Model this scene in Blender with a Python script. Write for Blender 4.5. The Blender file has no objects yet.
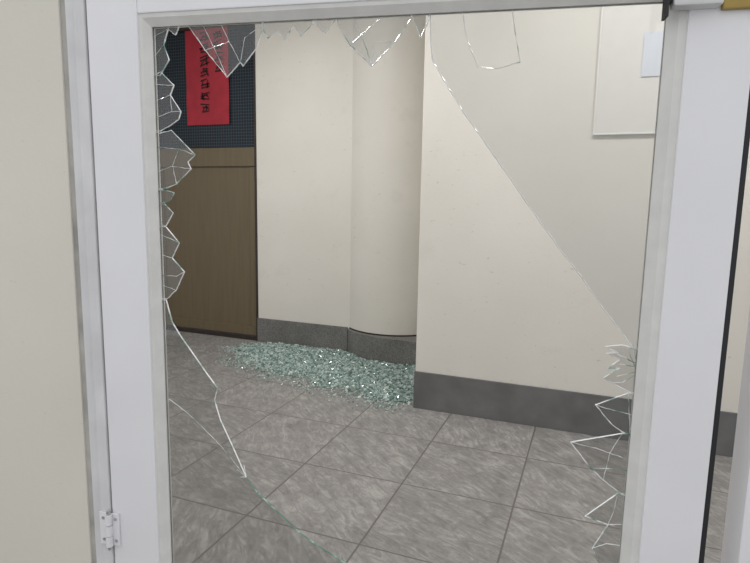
import bpy, bmesh, math, random
from mathutils import Vector, Matrix, Euler
random.seed(7)
scn=bpy.context.scene
try:
    scn.view_settings.view_transform='Standard'
except Exception: pass
col=bpy.context.collection

# ---------------------------------------------------------------- materials
def mat(name):
    m=bpy.data.materials.new(name); m.use_nodes=True
    nt=m.node_tree; nt.nodes.clear()
    o=nt.nodes.new('ShaderNodeOutputMaterial')
    return m,nt,o
def N(nt,t,**k):
    n=nt.nodes.new(t)
    for a,b in k.items():
        if a.startswith('_'): setattr(n,a[1:],b)
        else: n.inputs[a.replace('__',' ')].default_value=b
    return n
def ramp(nt,src,stops):
    r=nt.nodes.new('ShaderNodeValToRGB')
    el=r.color_ramp.elements
    while len(el)<len(stops): el.new(0.5)
    for e,(p,c) in zip(el,stops):
        e.position=p; e.color=(*c,1) if len(c)==3 else c
    nt.links.new(src,r.inputs[0]); return r
def coords(nt): return nt.nodes.new('ShaderNodeTexCoord').outputs['Object']
def math_(nt,op,a,b=None,c=None):
    n=nt.nodes.new('ShaderNodeMath'); n.operation=op
    for i,v in enumerate((a,b,c)):
        if v is None: continue
        if isinstance(v,(int,float)): n.inputs[i].default_value=v
        else: nt.links.new(v,n.inputs[i])
    return n.outputs[0]
def mixc(nt,fac,a,b,blend='MIX'):
    n=nt.nodes.new('ShaderNodeMix'); n.data_type='RGBA'; n.blend_type=blend
    if isinstance(fac,(int,float)): n.inputs[0].default_value=fac
    else: nt.links.new(fac,n.inputs[0])
    for i,v in ((6,a),(7,b)):
        if isinstance(v,tuple): n.inputs[i].default_value=(*v,1) if len(v)==3 else v
        else: nt.links.new(v,n.inputs[i])
    return n.outputs[2]

def plaster(name,c1,c2,dirt=(0.42,0.38,0.31),dirt_amt=0.5,rough=0.6):
    m,nt,o=mat(name); L=nt.links; co=coords(nt)
    big=N(nt,'ShaderNodeTexNoise',Scale=1.7,Detail=5.0); L.new(co,big.inputs['Vector'])
    base=ramp(nt,big.outputs[0],[(0.35,c1),(0.65,c2)])
    mp=nt.nodes.new('ShaderNodeMapping'); mp.inputs['Scale'].default_value=(1,1,2.2); L.new(co,mp.inputs['Vector'])
    sp=N(nt,'ShaderNodeTexNoise',Scale=26.0,Detail=3.0,Roughness=0.7); L.new(mp.outputs[0],sp.inputs['Vector'])
    spr=ramp(nt,sp.outputs[0],[(0.685,(0,0,0)),(0.72,(1,1,1))])
    md=N(nt,'ShaderNodeTexNoise',Scale=3.5,Detail=7.0,Roughness=0.7); L.new(co,md.inputs['Vector'])
    mdr=ramp(nt,md.outputs[0],[(0.58,(0,0,0)),(0.80,(1,1,1))])
    f1=math_(nt,'MULTIPLY',spr.outputs[0],dirt_amt)
    f2=math_(nt,'MULTIPLY',mdr.outputs[0],dirt_amt*0.4)
    f=math_(nt,'MAXIMUM',f1,f2)
    c=mixc(nt,f,base.outputs[0],dirt)
    fine=N(nt,'ShaderNodeTexNoise',Scale=60.0,Detail=4.0); L.new(co,fine.inputs['Vector'])
    bp=N(nt,'ShaderNodeBump',Strength=0.15,Distance=0.004); L.new(fine.outputs[0],bp.inputs['Height'])
    b=N(nt,'ShaderNodeBsdfPrincipled',Roughness=rough); L.new(c,b.inputs['Base Color']); L.new(bp.outputs[0],b.inputs['Normal'])
    L.new(b.outputs[0],o.inputs[0]); return m
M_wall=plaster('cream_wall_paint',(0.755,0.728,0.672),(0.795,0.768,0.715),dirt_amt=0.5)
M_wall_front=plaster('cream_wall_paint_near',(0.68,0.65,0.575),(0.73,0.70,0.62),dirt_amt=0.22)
M_ceil=plaster('ceiling_paint',(0.8,0.79,0.77),(0.84,0.83,0.81),dirt_amt=0.1)

def simple(name,c,rough=0.4,metal=0.0,noise=0.0,scale=20,bump=0.0):
    m,nt,o=mat(name); L=nt.links; co=coords(nt)
    b=N(nt,'ShaderNodeBsdfPrincipled',Roughness=rough,Metallic=metal)
    nz=N(nt,'ShaderNodeTexNoise',Scale=float(scale),Detail=5.0); L.new(co,nz.inputs['Vector'])
    lo=tuple(x*(1-noise) for x in c); hi=tuple(min(1,x*(1+noise)) for x in c)
    r=ramp(nt,nz.outputs[0],[(0.3,lo),(0.7,hi)]); L.new(r.outputs[0],b.inputs['Base Color'])
    if bump:
        bp=N(nt,'ShaderNodeBump',Strength=bump,Distance=0.003); L.new(nz.outputs[0],bp.inputs['Height']); L.new(bp.outputs[0],b.inputs['Normal'])
    L.new(b.outputs[0],o.inputs[0]); return m
M_white=simple('white_powder_coat',(0.80,0.80,0.82),0.35,noise=0.03,scale=5)
M_jamb=simple('white_frame_worn',(0.66,0.66,0.665),0.45,noise=0.10,scale=9)
M_bead=simple('glazing_bead_grey',(0.70,0.695,0.67),0.5,noise=0.05,scale=30)
M_black=simple('black_rubber',(0.015,0.015,0.017),0.6)
M_metal=simple('brushed_steel',(0.6,0.6,0.6),0.35,metal=0.9,noise=0.05)
M_brass=simple('brass_plate',(0.34,0.24,0.07),0.45,metal=0.5,noise=0.1)
M_caulk=simple('grey_caulk',(0.42,0.41,0.38),0.8,noise=0.25,scale=14)
M_basegrey=simple('grey_skirting_paint',(0.158,0.158,0.160),0.5,noise=0.18,scale=7)
M_paper=simple('white_paper',(0.70,0.73,0.80),0.7,noise=0.02)
M_board=simple('white_board_surface',(0.77,0.755,0.72),0.35,noise=0.02)
M_boardrim=simple('white_board_rim',(0.80,0.79,0.765),0.4)
M_red=simple('red_paper',(0.37,0.018,0.035),0.6,noise=0.14,scale=9)
M_ink=simple('black_ink',(0.02,0.008,0.01),0.8)
M_darkframe=simple('dark_wood_frame',(0.03,0.022,0.018),0.4,noise=0.2)

# terrazzo
m,nt,o=mat('terrazzo'); L=nt.links; co=coords(nt)
v=N(nt,'ShaderNodeTexVoronoi',Scale=170.0); L.new(co,v.inputs['Vector'])
r=ramp(nt,v.outputs['Color'],[(0.15,(0.13,0.128,0.122)),(0.5,(0.20,0.198,0.19)),(0.85,(0.27,0.265,0.255))])
n2=N(nt,'ShaderNodeTexNoise',Scale=4.0,Detail=4.0); L.new(co,n2.inputs['Vector'])
r2=ramp(nt,n2.outputs[0],[(0.3,(0.75,0.75,0.75)),(0.7,(1.1,1.1,1.1))])
c=mixc(nt,1.0,r.outputs[0],r2.outputs[0],'MULTIPLY')
b=N(nt,'ShaderNodeBsdfPrincipled',Roughness=0.45); L.new(c,b.inputs['Base Color']); L.new(b.outputs[0],o.inputs[0]); M_terr=m

# brown wooden door
m,nt,o=mat('brown_door_wood'); L=nt.links; co=coords(nt)
mp=nt.nodes.new('ShaderNodeMapping'); mp.inputs['Scale'].default_value=(14,14,0.9); L.new(co,mp.inputs['Vector'])
nz=N(nt,'ShaderNodeTexNoise',Scale=3.0,Detail=8.0,Roughness=0.6); L.new(mp.outputs[0],nz.inputs['Vector'])
r=ramp(nt,nz.outputs[0],[(0.3,(0.138,0.106,0.062)),(0.7,(0.163,0.127,0.075))])
b=N(nt,'ShaderNodeBsdfPrincipled',Roughness=0.45); L.new(r.outputs[0],b.inputs['Base Color']); L.new(b.outputs[0],o.inputs[0]); M_wood=m

# wired dark glass
m,nt,o=mat('dark_wire_mesh_glass'); L=nt.links; co=coords(nt)
sx=nt.nodes.new('ShaderNodeSeparateXYZ'); L.new(co,sx.inputs[0])
def line(axis,per,w):
    a=math_(nt,'MULTIPLY',sx.outputs[axis],1/per); a=math_(nt,'FRACT',a); return math_(nt,'LESS_THAN',a,w)
g=math_(nt,'MAXIMUM',line(0,0.026,0.22),line(2,0.026,0.22))
c=mixc(nt,g,(0.006,0.009,0.013),(0.032,0.052,0.072))
b=N(nt,'ShaderNodeBsdfPrincipled',Roughness=0.3); b.inputs['Specular IOR Level'].default_value=0.3; L.new(c,b.inputs['Base Color']); L.new(b.outputs[0],o.inputs[0]); M_mesh=m

# slate tile floor
m,nt,o=mat('slate_floor_tiles'); L=nt.links
co=coords(nt); sx=nt.nodes.new('ShaderNodeSeparateXYZ'); L.new(co,sx.inputs[0])
T=0.49
tx=math_(nt,'DIVIDE',math_(nt,'ADD',sx.outputs[0],0.24),T); ty=math_(nt,'DIVIDE',math_(nt,'ADD',sx.outputs[1],-2.25),T)
ix=math_(nt,'FLOOR',tx); iy=math_(nt,'FLOOR',ty)
fx=math_(nt,'SUBTRACT',tx,ix); fy=math_(nt,'SUBTRACT',ty,iy)
def edge(f): return math_(nt,'MINIMUM',f,math_(nt,'SUBTRACT',1.0,f))
ed=math_(nt,'MINIMUM',edge(fx),edge(fy))
gr=N(nt,'ShaderNodeMapRange'); L.new(ed,gr.inputs[0]); gr.inputs[1].default_value=0.004; gr.inputs[2].default_value=0.010
idv=nt.nodes.new('ShaderNodeCombineXYZ'); L.new(ix,idv.inputs[0]); L.new(iy,idv.inputs[1])
wn=nt.nodes.new('ShaderNodeTexWhiteNoise'); wn.noise_dimensions='3D'; L.new(idv.outputs[0],wn.inputs['Vector'])
ang=math_(nt,'MULTIPLY_ADD',wn.outputs['Value'],0.9,0.35)
rot=nt.nodes.new('ShaderNodeVectorRotate'); rot.rotation_type='Z_AXIS'; L.new(co,rot.inputs['Vector']); L.new(ang,rot.inputs['Angle'])
off=nt.nodes.new('ShaderNodeVectorMath'); off.operation='MULTIPLY_ADD'; L.new(wn.outputs['Color'],off.inputs[0]); off.inputs[1].default_value=(9,9,9); L.new(rot.outputs[0],off.inputs[2])
mp=nt.nodes.new('ShaderNodeMapping'); mp.inputs['Scale'].default_value=(4.0,13,1); L.new(off.outputs[0],mp.inputs['Vector'])
nz=N(nt,'ShaderNodeTexNoise',Scale=2.2,Detail=12.0,Roughness=0.74,Distortion=1.4); L.new(mp.outputs[0],nz.inputs['Vector'])
n3=N(nt,'ShaderNodeTexNoise',Scale=9.0,Detail=10.0,Roughness=0.78); L.new(off.outputs[0],n3.inputs['Vector'])
hh=math_(nt,'ADD',math_(nt,'MULTIPLY',nz.outputs[0],0.6),math_(nt,'MULTIPLY',n3.outputs[0],0.4))
r=ramp(nt,hh,[(0.38,(0.172,0.163,0.156)),(0.50,(0.258,0.246,0.236)),(0.61,(0.40,0.385,0.37))])
tone=math_(nt,'MULTIPLY_ADD',wn.outputs['Value'],0.12,0.94)
tn=nt.nodes.new('ShaderNodeVectorMath'); tn.operation='SCALE'; L.new(r.outputs[0],tn.inputs[0]); L.new(tone,tn.inputs['Scale'])
c=mixc(nt,gr.outputs[0],(0.14,0.128,0.118),tn.outputs[0])
h2=math_(nt,'ADD',math_(nt,'MULTIPLY',hh,1.0),math_(nt,'MULTIPLY',gr.outputs[0],0.4))
bp=N(nt,'ShaderNodeBump',Strength=0.6,Distance=0.008); L.new(h2,bp.inputs['Height'])
b=N(nt,'ShaderNodeBsdfPrincipled',Roughness=0.58); L.new(c,b.inputs['Base Color']); L.new(bp.outputs[0],b.inputs['Normal']); L.new(b.outputs[0],o.inputs[0]); M_floor=m

# pane glass
def glassmat(name,tint,haze=0.0):
    m,nt,o=mat(name); L=nt.links
    t=N(nt,'ShaderNodeBsdfTransparent'); t.inputs[0].default_value=(*tint,1)
    g=N(nt,'ShaderNodeBsdfGlossy',Roughness=0.0); g.inputs[0].default_value=(1,1,1,1)
    ge=nt.nodes.new('ShaderNodeNewGeometry')
    fr=nt.nodes.new('ShaderNodeFresnel'); L.new(math_(nt,'MULTIPLY_ADD',ge.outputs['Backfacing'],-0.83333,1.5),fr.inputs['IOR'])
    x=nt.nodes.new('ShaderNodeMixShader'); L.new(fr.outputs[0],x.inputs[0]); L.new(t.outputs[0],x.inputs[1]); L.new(g.outputs[0],x.inputs[2])
    d=N(nt,'ShaderNodeBsdfDiffuse'); d.inputs[0].default_value=(0.7,0.71,0.7,1)
    sm=N(nt,'ShaderNodeTexNoise',Scale=5.0,Detail=5.0); L.new(coords(nt),sm.inputs['Vector'])
    y=nt.nodes.new('ShaderNodeMixShader'); L.new(math_(nt,'MULTIPLY',sm.outputs[0],haze*2),y.inputs[0]); L.new(x.outputs[0],y.inputs[1]); L.new(d.outputs[0],y.inputs[2])
    L.new(y.outputs[0],o.inputs[0]); return m
M_glass=glassmat('reflection_tint_glass',(0.88,0.885,0.88),0.012)  # even grey tint puts the pane's dull reflections into its colour
def edgemat(name,stops,tr):
    m,nt,o=mat(name); L=nt.links; co=coords(nt)
    nz=N(nt,'ShaderNodeTexNoise',Scale=28.0,Detail=3.0,Roughness=0.6); L.new(co,nz.inputs['Vector'])
    r=ramp(nt,nz.outputs[0],stops)
    b=N(nt,'ShaderNodeBsdfPrincipled',Roughness=0.08); L.new(r.outputs[0],b.inputs['Base Color'])
    b.inputs['Specular IOR Level'].default_value=1.0; b.inputs['Coat Weight'].default_value=0.6
    tl=N(nt,'ShaderNodeBsdfTranslucent'); L.new(r.outputs[0],tl.inputs[0])
    x=nt.nodes.new('ShaderNodeMixShader'); x.inputs[0].default_value=tr; L.new(b.outputs[0],x.inputs[1]); L.new(tl.outputs[0],x.inputs[2]); L.new(x.outputs[0],o.inputs[0]); return m
M_edge=edgemat('fractured_glass_edge',[(0.36,(0.14,0.30,0.25)),(0.44,(0.55,0.70,0.65)),(0.49,(1.0,1.0,1.0))],0.2)
M_edge_green=edgemat('polished_green_glass_edge',[(0.40,(0.05,0.16,0.12)),(0.56,(0.12,0.30,0.23)),(0.72,(0.8,0.95,0.88))],0.2)
M_edge_white=edgemat('bright_glass_edge',[(0.20,(0.6,0.72,0.68)),(0.32,(1.0,1.0,1.0))],0.1)
m,nt,o=mat('tempered_glass_crumbs'); L=nt.links
gi=nt.nodes.new('ShaderNodeNewGeometry')
r=ramp(nt,gi.outputs['Random Per Island'],[(0.0,(0.18,0.27,0.245)),(0.3,(0.40,0.53,0.495)),(0.65,(0.62,0.75,0.715)),(0.88,(0.80,0.89,0.865)),(1.0,(1.0,1.0,1.0))])  # whitest islands paint sparkle into the chip colour
b=N(nt,'ShaderNodeBsdfPrincipled',Roughness=0.06); L.new(r.outputs[0],b.inputs['Base Color']); b.inputs['Specular IOR Level'].default_value=0.9
t=N(nt,'ShaderNodeBsdfTransparent'); t.inputs[0].default_value=(0.84,0.94,0.91,1)
x=nt.nodes.new('ShaderNodeMixShader'); x.inputs[0].default_value=0.38; L.new(b.outputs[0],x.inputs[1]); L.new(t.outputs[0],x.inputs[2]); L.new(x.outputs[0],o.inputs[0]); M_crumb=m
m,nt,o=mat('fluorescent_diffuser'); e=N(nt,'ShaderNodeEmission',Strength=6.0); e.inputs[0].default_value=(1,0.99,0.97,1); nt.links.new(e.outputs[0],o.inputs[0]); M_lamp=m

# ---------------------------------------------------------------- mesh helpers
def newobj(name,bm,mats,parent=None,mw=None,smooth=False):
    me=bpy.data.meshes.new(name); bm.normal_update(); bm.to_mesh(me); bm.free()
    for mm in (mats if isinstance(mats,(list,tuple)) else [mats]): me.materials.append(mm)
    if smooth:
        for p in me.polygons: p.use_smooth=True
    ob=bpy.data.objects.new(name,me); col.objects.link(ob)
    if parent: ob.parent=parent
    if mw: ob.matrix_world=mw
    return ob
def box(bm,lo,hi,mi=0,bev=0.0):
    r=bmesh.ops.create_cube(bm,size=1.0)
    vs=r['verts']
    for v in vs:
        v.co=Vector([lo[i]+(v.co[i]+0.5)*(hi[i]-lo[i]) for i in range(3)])
    fs=set(f for v in vs for f in v.link_faces)
    for f in fs: f.material_index=mi
    if bev:
        es=list(set(e for v in vs for e in v.link_edges))
        rr=bmesh.ops.bevel(bm,geom=es,offset=bev,segments=2,affect='EDGES',profile=0.6)
        for f in rr['faces']: f.material_index=mi
def prism(bm,poly,z0,z1,mi=0,axis='z'):
    if axis=='z': a=[bm.verts.new((x,y,z0)) for x,y in poly]; b=[bm.verts.new((x,y,z1)) for x,y in poly]
    else: a=[bm.verts.new((x,z0,y)) for x,y in poly]; b=[bm.verts.new((x,z1,y)) for x,y in poly]
    n=len(poly); fs=[bm.faces.new(a),bm.faces.new(b[::-1])]
    sides=[bm.faces.new((a[i],b[i],b[(i+1)%n],a[(i+1)%n])) for i in range(n)]
    for f in fs+sides: f.material_index=mi
    return fs,sides
def cyl(bm,c,r,h,mi=0,seg=20,axis='z'):
    rr=bmesh.ops.create_cone(bm,cap_ends=True,segments=seg,radius1=r,radius2=r,depth=h)
    M=Matrix.Translation(c)
    if axis=='x': M=M@Matrix.Rotation(math.pi/2,4,'Y')
    if axis=='y': M=M@Matrix.Rotation(math.pi/2,4,'X')
    bmesh.ops.transform(bm,matrix=M,verts=rr['verts'])
    for f in set(f for v in rr['verts'] for f in v.link_faces): f.material_index=mi

# ---------------------------------------------------------------- room shell
CH=3.0
bm=bmesh.new(); box(bm,(-6,-3,-0.1),(4,4.6,0)); newobj('floor',bm,M_floor)
bm=bmesh.new(); box(bm,(-6,0.9,CH),(4,4.6,CH+0.1)); newobj('ceiling',bm,M_ceil)
YB=4.17; XC=-0.965; YR=3.18
bm=bmesh.new()
box(bm,(-2.735,YB,0),(XC,YB+0.3,CH)); box(bm,(-6,YB,0),(-3.90,YB+0.3,CH)); box(bm,(-3.90,YB,2.75),(-2.735,YB+0.3,CH))
newobj('wall_back',bm,M_wall)
bm=bmesh.new(); box(bm,(XC,YR,0),(4,YB+0.3,CH),bev=0.006); newobj('wall_right',bm,M_wall)
bm=bmesh.new(); box(bm,(-6.1,0.9,0),(-6,4.6,CH)); newobj('wall_left',bm,M_wall)
bm=bmesh.new(); box(bm,(XC-0.004,YR-0.012,0),(4,YR,0.232),bev=0.003); newobj('baseboard_right',bm,M_basegrey)
bm=bmesh.new(); box(bm,(-2.735,YB-0.014,0),(-1.86,YB,0.214),bev=0.004); newobj('baseboard_back',bm,M_terr)
# rounded half column standing on curved terrazzo plinth
cx,R0=-1.545,0.43; cy=YB+0.31
def arc(cx,cy,R,ycut,n=48):
    a0=math.acos((cy-ycut)/R); return [(cx+R*math.sin(-a0+2*a0*i/n),cy-R*math.cos(-a0+2*a0*i/n)) for i in range(n+1)]
bm=bmesh.new(); pts=arc(cx,cy,R0,YB+0.004)
prism(bm,pts,0.213,CH)
ob=newobj('column',bm,M_wall)
for p in ob.data.polygons: p.use_smooth=abs(p.normal.z)<0.5 and p.normal.y<-0.05
bm=bmesh.new()
pp=[(-1.868,YB+0.005),(-1.84,4.13),(-1.77,4.065),(-1.68,4.02),(-1.57,3.99),(-1.45,3.972),(-1.30,3.965),(XC+0.003,3.965),(XC+0.003,YB+0.005)]
prism(bm,pp,0,0.203); newobj('column_plinth',bm,M_terr)
bm=bmesh.new(); prism(bm,arc(cx,cy,R0+0.003,YB+0.0),0.203,0.214); newobj('trim_1',bm,M_darkframe)

# brown door_2 in the back wall
E=bpy.data.objects.new('door_2',None); col.objects.link(E); E.location=(-3.32,YB+0.03,0)
x0,x1=-0.575,0.57
bm=bmesh.new()
box(bm,(x1-0.002,-0.035,0),(x1+0.02,0.05,2.75),bev=0.003); box(bm,(x0-0.006,-0.035,0),(x0+0.03,0.05,2.75),bev=0.003); box(bm,(x0,-0.035,2.70),(x1,0.05,2.75)); box(bm,(x0,-0.03,0),(x1,0.05,0.035))
newobj('dark_frame',bm,M_darkframe,E)
bm=bmesh.new(); xa,xb=x0+0.03,x1-0.006
box(bm,(xa,0.006,0.04),(xb,0.03,1.70))
box(bm,(xa,-0.012,1.535),(xb,0.01,1.695),bev=0.004)
box(bm,(xa,-0.010,0.04),(xb,0.01,0.12),bev=0.003)
box(bm,(xb-0.06,-0.012,0.12),(xb,0.01,1.526),bev=0.003)
box(bm,(xa,-0.012,0.12),(xa+0.10,0.01,1.526),bev=0.003)
newobj('wood_panel',bm,M_wood,E)
bm=bmesh.new(); box(bm,(xa,0.0,1.70),(xb,0.03,2.70)); newobj('mesh_glazing',bm,M_mesh,E)
# red paper notice with brush writing
E2=bpy.data.objects.new('red_paper_notice',None); col.objects.link(E2); E2.location=(-3.235,YB+0.022,2.30)
bm=bmesh.new()
nx,nz_=8,14
g=[[bm.verts.new((-0.225+0.45*i/nx,-0.004-0.006*math.sin(i*0.9+j*0.5)**2,-0.405+0.81*j/nz_)) for i in range(nx+1)] for j in range(nz_+1)]
for j in range(nz_):
    for i in range(nx): bm.faces.new((g[j][i],g[j][i+1],g[j+1][i+1],g[j+1][i]))
newobj('paper',bm,M_red,E2,smooth=True)
bm=bmesh.new(); rr=random.Random(3)
def stroke(x,z,l,a,w):
    d=Vector((math.cos(a),0,math.sin(a))); p=Vector((-d.z,0,d.x))
    c0=Vector((x,-0.0125,z)); s=c0-d*l/2; e=c0+d*l/2
    vs=[s+p*w*0.6,s-p*w*0.5,e-p*w*0.25,e+p*w*0.35]
    bm.faces.new([bm.verts.new(v) for v in vs])
for (cxx,zt,nn,sz) in ((-0.02,0.34,7,0.086),(0.13,0.34,4,0.078)):
    for k in range(nn):
        zc=zt-k*sz*1.16
        for s in range(3): stroke(cxx+rr.uniform(-.012,.012),zc+sz*(0.33-0.33*s)+rr.uniform(-.008,.008),sz*rr.uniform(.6,1.3),rr.uniform(-.1,.3),0.012)
        stroke(cxx+rr.uniform(-.03,.03),zc,sz*rr.uniform(.6,1.0),math.pi/2+rr.uniform(-.25,.25),0.012)
        stroke(cxx-rr.uniform(.015,.035),zc-sz*rr.uniform(-.1,.3),sz*rr.uniform(.4,.7),rr.uniform(.6,1.2),0.011); stroke(cxx+rr.uniform(.015,.035),zc-sz*rr.uniform(-.1,.3),sz*rr.uniform(.4,.7),rr.uniform(-1.2,-.6),0.011)
newobj('brush_writing',bm,M_ink,E2)

# notice board on right wall + sheet
E3=bpy.data.objects.new('notice_board',None); col.objects.link(E3); E3.location=(0.33,YR-0.001,2.0)
bm=bmesh.new(); box(bm,(-0.37,-0.012,-0.385),(0.37,-0.001,0.385)); newobj('panel',bm,M_board,E3)
bm=bmesh.new()
for lo,hi in (((-0.376,-0.015,-0.391),(0.376,0,-0.382)),((-0.376,-0.015,0.382),(0.376,0,0.391)),((-0.376,-0.015,-0.382),(-0.369,0,0.382)),((0.369,-0.015,-0.382),(0.376,0,0.382))): box(bm,lo,hi,bev=0.002)
newobj('rim',bm,M_boardrim,E3)
bm=bmesh.new(); box(bm,(-0.17,-0.0165,-0.115),(0.07,-0.0135,0.095)); newobj('paper_sheet',bm,M_paper,E3)

# ---------------------------------------------------------------- glazed partition plane
A=math.radians(9.6)
DM=Matrix.Translation((-0.783,0.861,0))@Matrix.Rotation(A,4,'Z')
DOOR=bpy.data.objects.new('door_1',None); col.objects.link(DOOR); DOOR.matrix_world=DM
def dpart(name,bm,mats,smooth=False): return newobj(name,bm,mats,DOOR,smooth=smooth)
ZT=1.66
bm=bmesh.new(); box(bm,(-0.122,-0.022,0.01),(-0.018,0.030,ZT),bev=0.003); dpart('stile_hinge_side',bm,M_white)
bm=bmesh.new(); box(bm,(0.900,-0.022,0.01),(0.993,0.030,ZT),bev=0.003); dpart('stile_lock_side',bm,M_white)
bm=bmesh.new(); box(bm,(-0.018,-0.021,1.580),(0.900,0.029,ZT),bev=0.002); dpart('top_rail',bm,M_white)
bm=bmesh.new(); box(bm,(-0.018,-0.021,0.01),(0.900,0.029,0.22),bev=0.002); dpart('bottom_rail',bm,M_white)
bm=bmesh.new()
outer=[(-0.018,0.22),(0.900,0.22),(0.900,1.580),(-0.018,1.580)]
inner=[(0.0,0.24),(0.874,0.24),(0.874,1.560),(0.0,1.560)]
mid=[(-0.012,0.227),(0.888,0.227),(0.888,1.573),(-0.012,1.573)]
for sgn in (-1,1):
    rings=[[bm.verts.new((x,sgn*0.018,z)) for x,z in outer],[bm.verts.new((x,sgn*0.017,z)) for x,z in mid],[bm.verts.new((x,sgn*0.006,z)) for x,z in inner],[bm.verts.new((x,sgn*0.0028,z)) for x,z in inner],[bm.verts.new((x,sgn*0.0028,z)) for x,z in outer]]
    for a_,b_ in zip(rings,rings[1:]):
        for i in range(4): bm.faces.new((a_[i],a_[(i+1)%4],b_[(i+1)%4],b_[i]))
bmesh.ops.recalc_face_normals(bm,faces=bm.faces)
dpart('glazing_bead',bm,M_bead)
def hinge(z):
    bm=bmesh.new()
    box(bm,(-0.150,-0.0262,z-0.036),(-0.128,-0.0232,z+0.036),bev=0.001)
    box(bm,(-0.121,-0.0262,z-0.036),(-0.104,-0.0225,z+0.036),bev=0.001)
    for k in range(3): cyl(bm,(-0.1245,-0.031,z-0.024+0.024*k),0.0068,0.0222)
    cyl(bm,(-0.1245,-0.031,z),0.0040,0.086,1)
    for dz in (-0.024,0.024):
        cyl(bm,(-0.112,-0.0268,z+dz),0.0034,0.002,1,axis='y'); cyl(bm,(-0.140,-0.0268,z+dz),0.0034,0.002,1,axis='y')
    return bm
dpart('hinge_lower',hinge(0.562),[M_white,M_metal])

FR=bpy.data.objects.new('door_frame',None); col.objects.link(FR); FR.matrix_world=DM
def fpart(name,bm,mats): return newobj(name,bm,mats,FR)
bm=bmesh.new()
box(bm,(-0.150,-0.023,0),(-0.126,0.05,2.35),bev=0.003)
box(bm,(-0.172,-0.016,0),(-0.152,0.05,2.35),bev=0.003)
box(bm,(-0.178,-0.008,0),(-0.170,0.05,2.35))
fpart('jamb_hinge_side',bm,M_jamb)
bm=bmesh.new(); box(bm,(-0.192,-0.006,0),(-0.176,0.04,2.35)); fpart('caulk_joint',bm,M_caulk)
bm=bmesh.new(); box(bm,(0.995,-0.012,0),(1.004,0.02,ZT)); fpart('rubber_seal',bm,M_black)
bm=bmesh.new(); box(bm,(-0.15,-0.02,ZT+0.004),(2.3,0.045,ZT+0.07),bev=0.003); box(bm,(-0.15,-0.02,2.30),(2.3,0.045,2.35),bev=0.003)
fpart('transom_bar',bm,M_white)
bm=bmesh.new(); box(bm,(1.052,-0.02,0),(1.12,0.045,2.30),bev=0.003); box(bm,(2.24,-0.02,0),(2.3,0.045,2.30),bev=0.003); box(bm,(1.12,-0.02,0),(2.24,0.045,0.08),bev=0.002)
fpart('sidelight_post',bm,M_white)
bm=bmesh.new(); box(bm,(-0.125,0.01,ZT+0.07),(2.24,0.015,2.30)); box(bm,(1.12,0.01,0.08),(2.24,0.015,ZT+0.004))
fpart('sidelight_glass',bm,M_glass)
bm=bmesh.new(); box(bm,(-3.5,-0.010,0),(-0.190,0.11,CH),bev=0.003)
box(bm,(-0.190,-0.010,2.35),(2.3,0.11,CH)); box(bm,(2.3,-0.010,0),(3.2,0.11,CH))
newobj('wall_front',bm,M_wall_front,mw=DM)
bm=bmesh.new()
box(bm,(0.872,-0.048,1.540),(0.938,-0.022,1.66),bev=0.003)
box(bm,(0.862,-0.046,1.526),(0.866,-0.024,1.575),mi=1)
box(bm,(0.866,-0.040,1.548),(0.874,-0.024,1.60),mi=1)
cyl(bm,(0.905,-0.051,1.556),0.006,0.008,0,axis='y')
dpart('closer_bracket',bm,[M_jamb,M_black])
bm=bmesh.new(); box(bm,(0.942,-0.032,1.537),(1.03,-0.0225,1.60),bev=0.002); dpart('brass_plate',bm,M_brass)

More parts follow.
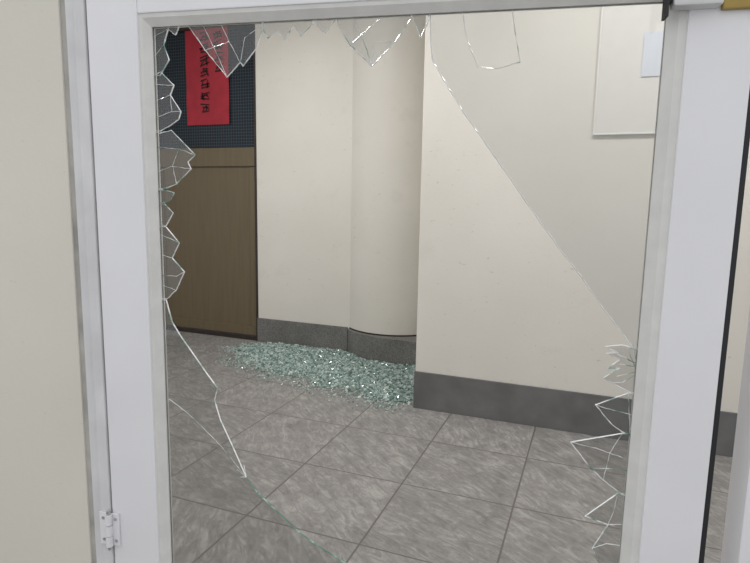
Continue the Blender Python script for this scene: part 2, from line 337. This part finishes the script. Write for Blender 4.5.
# ---------------------------------------------------------------- broken pane
Lf,Rt,Tp,Bt=-0.012,0.886,1.572,0.228
shards=[
 [(Lf,Tp),(.058,Tp),(.045,1.546),(.030,1.556),(.020,1.53),(.030,1.503),(.011,1.476),(Lf,1.476)],
 [(.060,Tp),(.075,1.555),(.103,1.517),(.145,1.469),(.171,1.494),(.176,1.487),(.204,1.519),(.214,1.549),(.214,Tp)],
 [(.216,Tp),(.216,1.547),(.225,1.533),(.241,1.545),(.257,1.530),(.272,1.553),(.285,1.534),(.307,1.553),(.310,Tp)],
 [(.312,Tp),(.314,1.552),(.330,1.536),(.346,1.556),(.350,Tp)],
 [(.352,Tp),(.352,1.550),(.375,1.516),(.414,1.480),(.453,1.518),(.479,1.553),(.479,Tp)],
 [(.481,Tp),(.483,1.553),(.496,1.523),(.509,1.550),(.509,Tp)],
 [(.511,Tp),(.511,1.555),(.513,1.52),(.517,1.487),(.545,1.442),(.575,1.397),(.607,1.355),(.637,1.315),(.69,1.243),(.741,1.176),(.777,1.133),(.811,1.086),(.868,1.016),(Rt,1.012),(Rt,Tp)],
 [(Lf,1.474),(.012,1.482),(.038,1.457),(.030,1.440),(.051,1.410),(.046,1.396),(.030,1.386),(.007,1.375),(Lf,1.375)],
 [(Lf,1.373),(.007,1.371),(.030,1.376),(.078,1.331),(.062,1.318),(.068,1.305),(.037,1.277),(.009,1.267),(Lf,1.267)],
 [(Lf,1.265),(.009,1.265),(.032,1.260),(.022,1.245),(.010,1.241),(Lf,1.240)],
 [(Lf,1.238),(.010,1.239),(.028,1.222),(.012,1.197),(Lf,1.196)],
 [(Lf,1.194),(.012,1.195),(.039,1.165),(.023,1.135),(.048,1.109),(.029,1.072),(.009,1.054),(Lf,1.054)],
 [(Rt,1.010),(.85,1.020),(.824,1.016),(.846,1.006),(.826,1.004),(.848,.994),(.830,.978),(.85,.980),(.824,.961),(.866,.940),(Rt,.936)],
 [(Rt,.934),(.866,.938),(.815,.912),(.845,.879),(.862,.868),(Rt,.862)],
 [(Rt,.860),(.862,.866),(.779,.841),(.798,.818),(.815,.797),(.837,.778),(.863,.759),(Rt,.752)],
 [(Rt,.750),(.863,.757),(.812,.707),(.851,.696),(.828,.648),(.844,.616),(.80,.55),(.72,.47),(.65,Bt),(Rt,Bt)],
 [(Lf,1.052),(.007,1.051),(.018,1.008),(.036,.980),(.056,.954),(.084,.916),(.112,.881),(.105,.855),(.117,.815),(.141,.765),(.170,.701),(.193,.672),(.221,.648),(.283,.597),(.335,.567),(.386,.542),(.46,.50),(.56,.42),(.60,Bt),(Lf,Bt)],
]
BIG=shards[6]; LOW=shards[-1]
cracks=[
 [(.006,.848),(.040,.826),(.073,.800),(.090,.785),(.105,.772),(.140,.735),(.164,.707)],
 [(.564,1.56),(.572,1.52),(.593,1.473),(.625,1.470),(.660,1.479),(.652,1.515),(.644,1.56)],
 [(.10,1.56),(.118,1.525),(.145,1.469)],[(.103,1.517),(.15,1.53),(.171,1.494)],
 [(.214,1.556),(.18,1.535),(.171,1.494)],[(.15,1.53),(.135,1.56)],
 [(.375,1.516),(.41,1.545),(.43,1.56)],[(.414,1.480),(.42,1.52),(.453,1.518)],[(.38,1.56),(.395,1.53),(.414,1.48)],
 [(.0,1.43),(.030,1.440)],[(.0,1.40),(.032,1.41),(.051,1.410)],[(.03,1.44),(.032,1.41)],[(.0,1.46),(.038,1.457)],
 [(.0,1.345),(.044,1.342),(.078,1.331)],[(.0,1.30),(.03,1.31),(.068,1.305)],[(.037,1.277),(.030,1.31),(.044,1.342)],
 [(.0,1.14),(.023,1.135)],[(.0,1.10),(.030,1.10),(.048,1.109)],[(.0,1.18),(.039,1.165)],[(.0,1.08),(.029,1.072)],
 [(.0,1.51),(.02,1.53)],[(.0,1.545),(.03,1.556)],
 [(.874,.99),(.85,1.0),(.83,1.012)],[(.874,.985),(.848,.987)],[(.874,.975),(.846,.965)],[(.872,.985),(.858,1.018)],
 [(.874,.97),(.855,.955),(.84,.953)],[(.874,.995),(.866,1.025)],[(.874,.99),(.838,1.008)],
 [(.874,.90),(.845,.905),(.815,.912)],[(.874,.82),(.82,.835),(.779,.841)],[(.874,.80),(.845,.80),(.815,.797)],
 [(.874,.70),(.851,.696)],[(.874,.66),(.85,.66),(.828,.648)],[(.874,.60),(.844,.616)],[(.866,.94),(.874,.87)],
 [(.862,.866),(.845,.83),(.837,.778)],[(.863,.757),(.858,.72),(.851,.696)],
 [(.170,.701),(.150,.715)],[(.170,.701),(.166,.725)],[(.170,.701),(.158,.70)],
]
bm=bmesh.new(); TH=0.0022
for poly in shards:
    a_=[bm.verts.new((x,-TH,z)) for x,z in poly]; b_=[bm.verts.new((x,TH,z)) for x,z in poly]
    n=len(poly)
    f1=bm.faces.new(a_); f2=bm.faces.new(b_[::-1])
    for i in range(n):
        f=bm.faces.new((a_[i],b_[i],b_[(i+1)%n],a_[(i+1)%n])); f.material_index=1
        if poly is LOW and 10<=i<=16: f.material_index=2
        if poly is BIG: f.material_index=3
bmesh.ops.recalc_face_normals(bm,faces=bm.faces)
bmesh.ops.triangulate(bm,faces=[f for f in bm.faces if len(f.verts)>4])
rc=random.Random(11)
def ridge(p,q,r,y=0.0,jit=0.0006,mi=1):
    P=Vector((p[0],y,p[1])); Q=Vector((q[0],y,q[1])); d=Q-P; ln=d.length
    if ln<1e-5: return
    n=max(2,int(ln/0.006)); d.normalize(); s=Vector((0,1,0)).cross(d); up=Vector((0,1,0))
    prev=None
    for i in range(n+1):
        c0=P+(Q-P)*(i/n)+s*rc.uniform(-jit,jit); rr_=r*rc.uniform(0.5,1.4)
        ring=[bm.verts.new(c0+(s*math.cos(t)*rr_+up*math.sin(t)*rr_*1.6)) for t in (0,math.pi/2,math.pi,3*math.pi/2)]
        if prev:
            for k in range(4):
                f=bm.faces.new((prev[k],prev[(k+1)%4],ring[(k+1)%4],ring[k])); f.material_index=mi
        prev=ring
for poly in shards:
    n=len(poly)
    for i in range(n):
        p,q=poly[i],poly[(i+1)%n]
        if all(abs(t[0]-Lf)<1e-4 or abs(t[0]-Rt)<1e-4 or abs(t[1]-Tp)<1e-4 or abs(t[1]-Bt)<1e-4 for t in (p,q)): continue
        if poly is LOW:
            if i>=10: ridge(p,q,0.0009,mi=2,jit=0.0003)
            else: ridge(p,q,0.0010)
        elif poly is BIG: ridge(p,q,0.0009 if i<8 else 0.0011,mi=3,jit=0.0004)
        else: ridge(p,q,0.0009)
for cr in cracks:
    for p,q in zip(cr,cr[1:]): ridge(p,q,0.0006)
newobj('broken_glass_pane',bm,[M_glass,M_edge,M_edge_green,M_edge_white],mw=DM)

# ---------------------------------------------------------------- crumbs on the floor
region=[(-2.66,4.13),(-2.76,4.02),(-2.82,3.88),(-2.66,3.74),(-2.54,3.52),(-2.32,3.46),(-2.12,3.34),(-1.90,3.37),(-1.72,3.26),(-1.45,3.24),(-1.25,3.15),(-1.05,3.13),(-0.985,3.19),(-0.985,3.95),(-1.35,3.95),(-1.60,3.98),(-1.80,4.07),(-1.90,4.13)]
def inside(x,y,P=region):
    c=False; j=len(P)-1
    for i in range(len(P)):
        if (P[i][1]>y)!=(P[j][1]>y) and x<(P[j][0]-P[i][0])*(y-P[i][1])/(P[j][1]-P[i][1])+P[i][0]: c=not c
        j=i
    return c
def bdist(x,y):
    best=9
    for i in range(12):
        a_=Vector(region[i]); b_=Vector(region[(i+1)%len(region)]); p=Vector((x,y)); ab=b_-a_
        t=max(0,min(1,(p-a_).dot(ab)/ab.length_squared)); best=min(best,(p-(a_+ab*t)).length)
    return best
verts=[];faces=[]; rg=random.Random(5)
def chip(x,y,z,s):
    n=rg.choice((3,4,4,5)); h=s*rg.uniform(0.25,0.45)
    e=Euler((rg.gauss(0,0.5),rg.gauss(0,0.5),rg.uniform(0,6.28))).to_matrix()
    b0=len(verts); ph=rg.uniform(0,6)
    rs=[(s*0.5*rg.uniform(.7,1.25),ph+2*math.pi*i/n+rg.uniform(-.25,.25)) for i in range(n)]
    for zz in (-h/2,h/2):
        for r_,t in rs:
            v=e@Vector((r_*math.cos(t),r_*math.sin(t),zz)); verts.append((x+v.x,y+v.y,max(0.0008,z+v.z)))
    faces.append([b0+i for i in range(n)][::-1]); faces.append([b0+n+i for i in range(n)])
    for i in range(n): faces.append([b0+i,b0+(i+1)%n,b0+n+(i+1)%n,b0+n+i])
cnt=0
while cnt<14500:
    x=rg.uniform(-2.84,-0.985); y=rg.uniform(3.12,4.13)
    if not inside(x,y): continue
    d=bdist(x,y)
    if rg.random()>0.12+d*4.5: continue
    hm=0.005+0.022*min(1,d/0.3)*(0.7+0.3*math.sin(x*9)*math.cos(y*11))
    s=rg.uniform(0.009,0.018) if rg.random()<.9 else rg.uniform(0.02,0.034)
    chip(x,y,hm*rg.random()**0.7+0.003,s); cnt+=1
for i in range(900):
    k=rg.randrange(0,11); a_,b_=region[k],region[k+1]; t=rg.random()
    x=a_[0]+(b_[0]-a_[0])*t+rg.gauss(0,.06); y=a_[1]+(b_[1]-a_[1])*t-abs(rg.gauss(0,.07))
    if y<4.1 and x<-0.9: chip(x,y,0.004,rg.uniform(.006,.014))
me=bpy.data.meshes.new('shattered_glass_pile'); me.from_pydata(verts,[],faces); me.materials.append(M_crumb); me.update()
ob=bpy.data.objects.new('shattered_glass_pile',me); col.objects.link(ob)

# ---------------------------------------------------------------- lights
def fixture(name,x,y,ln,power,rz=0):
    E=bpy.data.objects.new(name,None); col.objects.link(E); E.location=(x,y,CH); E.rotation_euler=(0,0,rz)
    bm=bmesh.new(); box(bm,(-ln/2,-0.13,-0.05),(ln/2,0.13,0),bev=0.006); newobj('housing',bm,M_white,E)
    bm=bmesh.new()
    for yy in (-0.06,0.06): cyl(bm,(0,yy,-0.07),0.014,ln*0.94,axis='x')
    newobj('tubes',bm,M_lamp,E)
    l=bpy.data.lights.new(name+'_light','AREA'); l.shape='RECTANGLE'; l.size=ln; l.size_y=0.3; l.energy=power; l.color=(1,0.99,0.98)
    lo=bpy.data.objects.new('lamp',l); col.objects.link(lo); lo.parent=E; lo.location=(0,0,-0.10)
fixture('ceiling_light',-2.3,2.5,1.3,36)
fixture('ceiling_light.001',0.3,2.2,1.3,26)
w=bpy.data.worlds.new('world'); scn.world=w; w.use_nodes=True
bg=w.node_tree.nodes['Background']; bg.inputs[0].default_value=(0.97,0.98,1.0,1); bg.inputs[1].default_value=0.95

# ---------------------------------------------------------------- camera
az=math.radians(111.3); p=math.radians(-8.1); r=math.radians(1.02)
fw=Vector((math.cos(az)*math.cos(p),math.sin(az)*math.cos(p),math.sin(p)))
r0=fw.cross(Vector((0,0,1))).normalized(); u0=r0.cross(fw)
Rv=r0*math.cos(r)+u0*math.sin(r); Uv=u0*math.cos(r)-r0*math.sin(r)
cd=bpy.data.cameras.new('camera'); cam=bpy.data.objects.new('camera',cd); col.objects.link(cam)
cd.sensor_width=36; cd.lens=36*560/750; cd.clip_start=0.02
M3=Matrix((Rv,Uv,-fw)).transposed()
cam.matrix_world=Matrix.Translation((0,0,1.25))@M3.to_4x4()
scn.camera=cam
